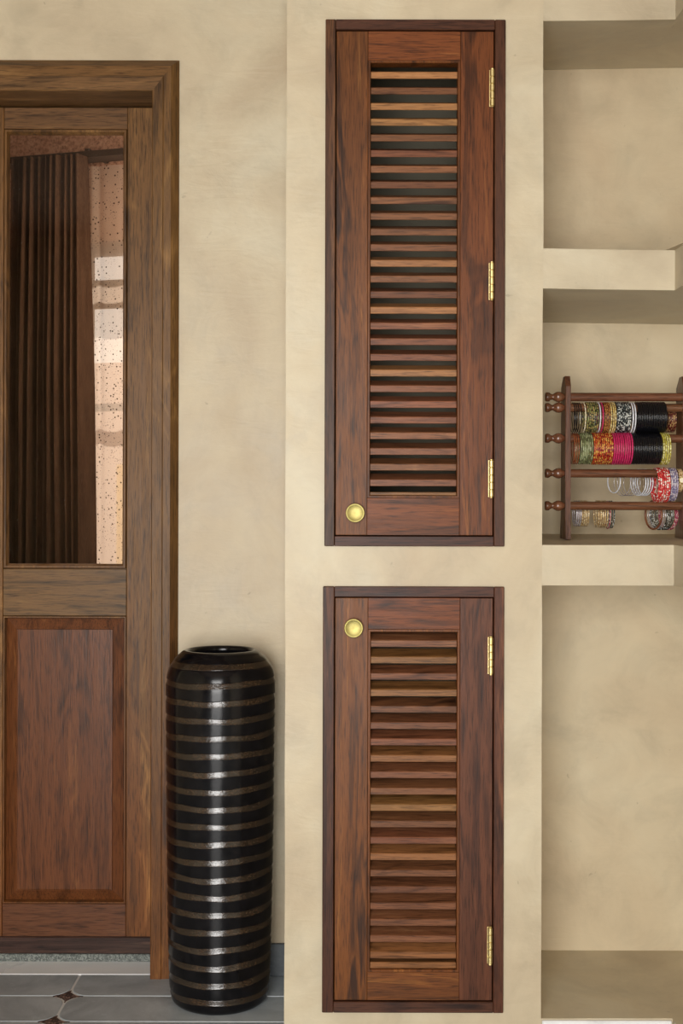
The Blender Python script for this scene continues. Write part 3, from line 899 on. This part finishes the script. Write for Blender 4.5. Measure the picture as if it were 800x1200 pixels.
def torus_mesh(name, R, r, mat, flat=1.0, seg=30, ms=7):
    bm = bm_new(); prof = []
    for k in range(seg):
        a = 2 * math.pi * k / seg
        for q in range(ms):
            b = 2 * math.pi * q / ms
            rr = R + r * math.cos(b); bm.verts.new((r * flat * math.sin(b), rr * math.cos(a), rr * math.sin(a)))
    bm.verts.ensure_lookup_table()
    for k in range(seg):
        for q in range(ms):
            bm.faces.new([bm.verts[i] for i in (k * ms + q, k * ms + (q + 1) % ms, ((k + 1) % seg) * ms + (q + 1) % ms, ((k + 1) % seg) * ms + q)])
    return mesh_of(name, bm, mat, True)
ORD = 'first second third fourth fifth sixth seventh eighth ninth tenth eleventh twelfth thirteenth fourteenth fifteenth sixteenth seventeenth'.split()
def bangles(px0, px1, n, rod, style, label, group, R=.0345, r=.0017, flat=1.0, rear=False, yaw=0.0, tilt=0.0):
    if rear: zr, yr, rr = REAR[rod], YR1, RRR
    else: zr, yr, rr = BZ(RODS[rod]), YR0, RR
    a, b = X(px0, yr), X(px1, yr)
    me = torus_mesh('bangle', R, r, BM[style], flat)
    first = None
    for k in range(n):
        if first is None:
            o = bpy.data.objects.new('bangle', me); first = o
        else:
            o = first.copy()
        COL.objects.link(o)
        q = (k + .5) / n
        j = random.uniform(-1, 1)
        z = zr + rr - (R - r) + .0002
        ry = random.uniform(-.02, .02) + tilt; rz = yaw + random.uniform(-.003, .003)
        o.location = (a + (b - a) * q, yr + random.uniform(-.001, .001), z - .0007 * abs(j) * 0)
        o.rotation_euler = (random.uniform(0, 6.28), ry * 0, rz)
        lab = label if n == 1 else (ORD[k] + ' from the left: ' + label)
        if n > 1 and k == n - 1: lab = 'rightmost: ' + label
        tag(o, lab, 'bangle', group if n > 1 else None)
    return first
bangles(669, 679, 4, 1, 'black', 'thin black bangle next to left post, upper rod', 'black bangles beside the left post', r=.0011)
bangles(681, 684, 1, 1, 'goldwhite', 'pale gold and white bangle right of the thin black ones, upper rod', None, r=.0014)
bangles(684.5, 698, 6, 1, 'greengold', 'green and gold bangle left of pink one, upper rod', 'green gold bangles')
bangles(698.5, 701.2, 1, 1, 'white', 'white bangle touching the single pink bangle on the upper rod', None, r=.0013)
bangles(701.2, 704.5, 1, 1, 'pink', 'single bright pink bangle among the gold ones on the upper rod', None, r=.0016)
bangles(705, 711.5, 3, 1, 'orange', 'orange brown bangle right of pink one, upper rod', 'orange brown bangles')
bangles(711.5, 718.5, 3, 1, 'gold', 'yellow gold bangle beside speckled stack, upper rod', 'yellow gold bangles', R=.0355)
bangles(719, 735.5, 8, 1, 'blackwhite', 'black and white bangle in speckled stack, upper rod', 'black and white bangles of the upper rod', r=.0019)
bangles(736, 742, 2, 1, 'white', 'white bangle of pair beside black stack, upper rod', 'pair of white bangles', R=.0355, r=.0016)
bangles(743, 777.5, 17, 1, 'black', 'glossy black bangle in wide black stack, upper rod', 'wide stack of black bangles, upper rod', r=.00198)
bangles(779, 788.5, 5, 1, 'darkred', 'dark red and gold bangle, right end of upper rod', 'dark red bangles', R=.0315, rear=True, r=.0019)
bangles(669, 676, 3, 2, 'redbrown', 'red brown bangle next to left post, third rod', 'red brown bangles', r=.0014, R=.0355)
bangles(677, 691.5, 7, 2, 'green', 'pale green glass bangle in stack on third rod', 'pale green bangles', R=.0355, r=.0017)
bangles(692, 715, 10, 2, 'redgold', 'red and gold bangle in stack on third rod', 'red and gold bangles', R=.0360, r=.0020)
bangles(715, 738, 9, 2, 'pink', 'bright pink bangle in wide stack, third rod', 'wide stack of pink bangles', R=.0360, r=.0021)
bangles(738, 771.5, 16, 2, 'black', 'glossy black bangle in wide black stack, third rod', 'wide stack of black bangles, third rod', R=.0355, r=.00205)
bangles(772, 782, 4, 2, 'lime', 'lime gold bangle right of black stack, third rod', 'lime gold bangles', R=.0360, r=.0020)
bangles(716, 722, 1, 3, 'white', 'leftmost single white bangle hanging behind the fourth rod', None, rear=True, R=.028, r=.0014, yaw=.34)
bangles(727, 742, 4, 3, 'silver', 'fine silver bangle hanging behind the fourth rod', 'fine silver bangles', rear=True, R=.031, r=.0008, yaw=.45)
bangles(746, 757, 4, 3, 'white', 'white bangle in cluster behind the fourth rod', 'white bangles behind the fourth rod', rear=True, R=.031, r=.0014, yaw=.38)
bangles(760, 768, 3, 3, 'beige', 'beige bangle behind fourth rod beside red stack', 'beige bangles', rear=True, R=.0315, r=.0013, yaw=.30)
bangles(766, 781, 6, 3, 'redwhite', 'red bangle flecked with white, fourth rod', 'red and white bangles', R=.0390, r=.0023)
bangles(781.5, 790, 4, 3, 'bluewhite', 'blue and white bangle beside red stack, fourth rod', 'blue and white bangles', R=.0375, r=.0020)
bangles(672, 679, 3, 4, 'silver', 'silver bangle by left post, lowest rod', 'silver bangles behind the lowest rod', rear=True, R=.0295, r=.0016)
bangles(679, 688, 4, 4, 'goldlink', 'gold link bangle in left cluster, lowest rod', 'left gold link bangles', rear=True, R=.0295, r=.0017)
bangles(697.5, 710, 5, 4, 'goldlink', 'gold link bangle beside dark red one, lowest rod', 'middle gold link bangles', rear=True, R=.0310, r=.0018)
bangles(710, 713, 1, 4, 'maroon', 'single dark red bangle right of the gold links behind the lowest rod', None, rear=True, R=.0325, r=.0014)
bangles(713, 717.5, 2, 4, 'blackwhite', 'black and white bangle right of gold links, lowest rod', 'pair of black and white bangles, lowest rod', rear=True, R=.0315, r=.0015)
bangles(763.5, 767.5, 1, 4, 'wood', 'broad polished brown bangle at the left of the tilted cluster, lowest rod', None, rear=True, R=.0335, r=.0024, yaw=.36)
bangles(767, 771, 2, 4, 'silver', 'silver bangle beside broad brown bangle, lowest rod', 'pair of silver bangles beside the brown one', rear=True, R=.0325, r=.0010, yaw=.36)
bangles(770.5, 780, 5, 4, 'blackwhite', 'black and white bangle in tilted cluster, lowest rod', 'tilted black and white bangles', rear=True, R=.0335, r=.0013, yaw=.36)
bangles(780.5, 785, 3, 4, 'maroon', 'maroon bangle right of tilted cluster, lowest rod', 'maroon bangles of the lowest rod', rear=True, R=.0335, r=.0013, yaw=.36)

# wrist watch on the fourth rod
wx, wz = BX(794.5), BZ(554)
wt = thing('wrist_watch', 'gold wrist watch hanging at the right end of the fourth rod', 'watch', (wx, YR0, wz - .045))
cz = wz + RR - .0265 + .0004
bm = bm_new(); prof = [(.0275, -.0050), (.0275, .0050), (.0265, .0050), (.0265, -.0050)]
lathe(bm, prof, 30, (wx, YR0, cz), 'X', close=True); obj('strap', bm, BM['goldlink'], wt, angle=.8)
bm = bm_new(); lathe(bm, [(.0003, -.0060), (.0062, -.0060), (.0074, -.0045), (.0074, 0), (.0003, 0)], 24, (wx, YR0 - .0270, cz), 'Y')
wc = obj('case', bm, BM['gold'], wt, angle=.8)
bm = bm_new(); lathe(bm, [(.0003, -.0008), (.0055, -.0008), (.0055, .0), (.0003, .0)], 24, (wx, YR0 - .0331, cz), 'Y')
obj('dial', bm, plain('cream_dial', (.82, .76, .58), .3), wc)
